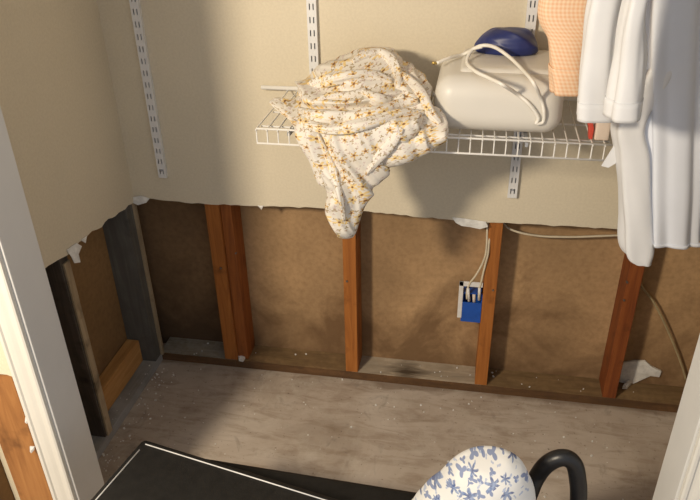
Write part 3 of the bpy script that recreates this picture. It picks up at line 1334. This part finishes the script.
m.tube([at(474, 294, 'y', by0 + .004), at(474, 302, 'y', by0 + .004)], .005, 8)
reparent(m.build('wire_nut', M['carton'], smooth=True), ob)

m = MB()
P = [at(x, y, 'y', yy) for x, y, yy in ((500, 214, .09), (506, 226, .06), (518, 232, .05), (540, 236, .05), (570, 237, .05), (600, 236, .05), (628, 235, .05))]
P += [at(660, 234, 'y', .05)]
m.tube(spline(P, 6), .0032, 8)
o = m.build('electric_cable', M['cable'], smooth=True)
tag(o, 'pale cable sagging across the bay just under the drywall edge', 'cable')
m = MB()
P = [at(x, y, 'y', yy) for x, y, yy in ((632, 255, .085), (640, 283, .080), (653, 301, .080), (664, 322, .080), (674, 345, .082), (682, 366, .085), (686, 380, .088))]
m.tube(spline(P, 6), .0034, 8)
o = m.build('electric_cable', M['cable_old'], smooth=True)
tag(o, 'tan cable running down the backing board beside the right stud', 'cable')


# ------------------------------------------------------------------ plaster scraps
def slab(name, pts, plane, val, th, mat, label, cat, seed, group=None):
    rnd = random.Random(seed)
    P = [at(x, y, plane, val) for x, y in pts]
    m = MB()
    n = len(P)
    nrm = V((0, -1, 0)) if plane == 'y' else V((0, 0, 1))
    c = sum(P, V()) / n
    m.v = [tuple(p + nrm * (th * rnd.uniform(.7, 1))) for p in P] + [tuple(c + nrm * th * 1.25)] + [tuple(p) for p in P]
    for i in range(n):
        j = (i + 1) % n
        m.f += [(i, j, n), (i, n + 1 + i, n + 1 + j, j)]
    m.f.append(tuple(n + 1 + i for i in reversed(range(n))))
    return tag(m.build(name, mat), label, cat, group)


slab('plaster_scrap', [(618, 362), (634, 360), (645, 360), (652, 366), (661, 370), (659, 376), (650, 375), (640, 379), (630, 384), (618, 384)],
     'y', YP - .001, .008, M['gypsum'], 'broken white plaster scrap against the board beside the right stud', 'plaster scrap', 3)
slab('plaster_lump', [(624, 385), (629, 381), (631, 385), (627, 389), (622, 389)], 'z', zp, .014, M['gypsum'],
     'small white plaster lump on the sill plate at the right stud', 'plaster scrap', 4)
slab('plaster_lump', [(238, 357), (243, 354), (246, 358), (243, 362), (239, 361)], 'z', zp, .010, M['gypsum'],
     'small white plaster lump at the foot of the double stud', 'plaster scrap', 5)

# crumbs of plaster scattered about: too many and too small to count
rnd = random.Random(11)
m = MB()
for k in range(200):
    if k < 90:
        x, y, z = rnd.uniform(-.2, 1.3), -abs(rnd.gauss(0, .22)) + .005, 0
        if y < -.56:
            continue
    elif k < 170:
        x, y, z = rnd.gauss(-.22, .03), rnd.uniform(-.5, -.02), (0 if rnd.random() < .6 else zp)
        if x < XS:
            z = zp
        elif x < XS + .002:
            continue
        else:
            z = 0
    else:
        x, y, z = rnd.uniform(-.2, 1.35), rnd.uniform(YS + .005, YP - .01), zp
        if any(a - .004 < x < b + .004 for a, b, _ in studx):
            continue
    r = rnd.choice([.0008, .001, .0013, .0017, .0024])
    Mx = Matrix.Translation((x, y, z + r * .6)) @ Matrix.Rotation(rnd.uniform(0, 3), 4, 'Z') @ Matrix.Rotation(rnd.uniform(-.3, .3), 4, 'X')
    m.obox(Mx, r * 2 * rnd.uniform(.7, 1.5), r * 2, r * 1.3)
o = m.build('plaster_crumbs', M['gypsum'])
tag(o, 'white plaster crumbs scattered over the closet floor', 'crumbs', None, 'stuff')

# ------------------------------------------------------------------ black bench, case and pillow in front
ZB = .36
bench = empty('bench', (.55, -.95, 0))
tag(bench, 'low black padded bench with an arched tubular arm in the foreground', 'bench')
e0, e1 = at(205, 461, 'z', ZB - .02), at(416, 495, 'z', ZB - .02)
yaw = math.atan2(e1.y - e0.y, e1.x - e0.x)
R = Matrix.Translation((0, 0, 0)) @ Matrix.Rotation(yaw, 4, 'Z')
ux, uy = V((math.cos(yaw), math.sin(yaw), 0)), V((-math.sin(yaw), math.cos(yaw), 0))
A = e0 - ux * .02
A.z = 0


def bp(u, v_, z):
    return A + ux * u + uy * v_ + V((0, 0, z))


LEN, DEP = .80, .48
m = MB()
rounded_box(m, 0, LEN, -DEP, 0, ZB - .05, ZB, .02, 5)
m.v = [tuple(A + ux * p[0] + uy * p[1] + V((0, 0, p[2]))) for p in m.v]
reparent(m.build('seat_pad', M['black_vinyl'], smooth=True), bench)
m = MB()
m.tube([bp(.02, -.012, ZB - .068), bp(LEN - .02, -.012, ZB - .068), bp(LEN - .02, -DEP + .012, ZB - .068), bp(.02, -DEP + .012, ZB - .068), bp(.02, -.012, ZB - .068)], .014, 10)
reparent(m.build('frame_rail', M['black_tube'], smooth=True), bench)
for u in (.04, LEN - .06):
    for v_ in (-.03, -DEP + .03):
        m = MB()
        m.tube([bp(u, v_, ZB - .07), bp(u, v_, 0.0)], .013, 10)
        reparent(m.build('leg', M['black_tube'], smooth=True), bench)
# arched arm, its top seen at the lower right
Ya = -.72
arm = [at(522, 520, 'y', Ya - .02), at(531, 490, 'y', Ya - .01), at(538, 475, 'y', Ya), at(546, 465, 'y', Ya), at(556, 459, 'y', Ya),
       at(566, 458, 'y', Ya), at(574, 464, 'y', Ya), at(577.5, 478, 'y', Ya - .005), at(578.5, 500, 'y', Ya - .01)]
lastp = arm[-1]
arm = [bp(LEN - .05, -.03, ZB - .06)] + arm[0:] + [V((lastp.x + .01, lastp.y - .01, .25)), V((lastp.x + .02, lastp.y - .01, .0145))]
m = MB()
m.tube(spline(arm, 8), .0170, 14)
reparent(m.build('arm_tube', M['black_tube'], smooth=True), bench)

# flat black case with white piping lying askew on the bench
ZK = ZB + .085
k0, kx, ky = at(143, 437, 'z', ZK), at(338, 497, 'z', ZK), at(98, 498, 'z', ZK)
vx = (kx - k0).normalized()
vy = V((-vx.y, vx.x, 0))
if vy.dot(ky - k0) < 0:
    vy = -vy
W, D = .56, .40
fc = empty('flat_case', tuple(k0 + vx * W / 2 + vy * D / 2 - V((0, 0, .085))))
tag(fc, 'flat black vinyl case with white piping lying on the bench', 'case')
m = MB()
rounded_box(m, 0, W, 0, D, ZB + .0005, ZK, .012, 5)
m.v = [tuple(V((k0.x, k0.y, 0)) + vx * p[0] + vy * p[1] + V((0, 0, p[2]))) for p in m.v]
reparent(m.build('case_body', M['black_vinyl'], smooth=True), fc)


def kp(a, b):
    return k0 + vx * a + vy * b + V((0, 0, .0005))


for p, q in ((kp(.018, .016), kp(W - .03, .016)), (kp(.016, .034), kp(.016, D - .03)), (kp(W - .016, .03), kp(W - .016, D - .03)), (kp(.03, D - .016), kp(W - .03, D - .016))):
    m = MB()
    m.tube([p, q], .0013, 8)
    reparent(m.build('piping', M['piping'], smooth=True), fc)
m = MB()
hc = kp(W / 2, D + .0) - V((0, 0, .045))
m.tube(spline([hc - vx * .07, hc - vx * .065 + vy * .03, hc + vy * .04, hc + vx * .065 + vy * .03, hc + vx * .07], 5), .008, 8)
reparent(m.build('handle', M['black_tube'], smooth=True), fc)

# blue floral pillow standing on the bench
m = MB()
uvs = []
yp = -.80
P, UV = loft([(456, 470, 500, yp, .012), (457.5, 463, 508, yp, .036), (461, 456, 515, yp, .052), (467, 449, 523, yp, .064), (478, 438, 529, yp, .074),
              (490, 423, 534, yp, .080), (508, 408, 535, yp, .082), (530, 396, 533, yp, .078), (552, 394, 529, yp, .06), (566, 400, 522, yp, .035)],
             70, 120, lambda t, cx: V((.3, .2, .9)).normalized(), .006, 14, 9.3, .7, 1.0)
add_loft(m, uvs, P, UV)
m.v = [(a, b, max(c, ZB + .001)) for a, b, c in m.v]
o = m.build('floral_pillow', M['toile'], smooth=True)
set_uv(o, [(a, c * .85 + b * .5) for a, b, c in m.v])
tag(o, 'white pillow with blue floral print standing on the black bench', 'pillow')
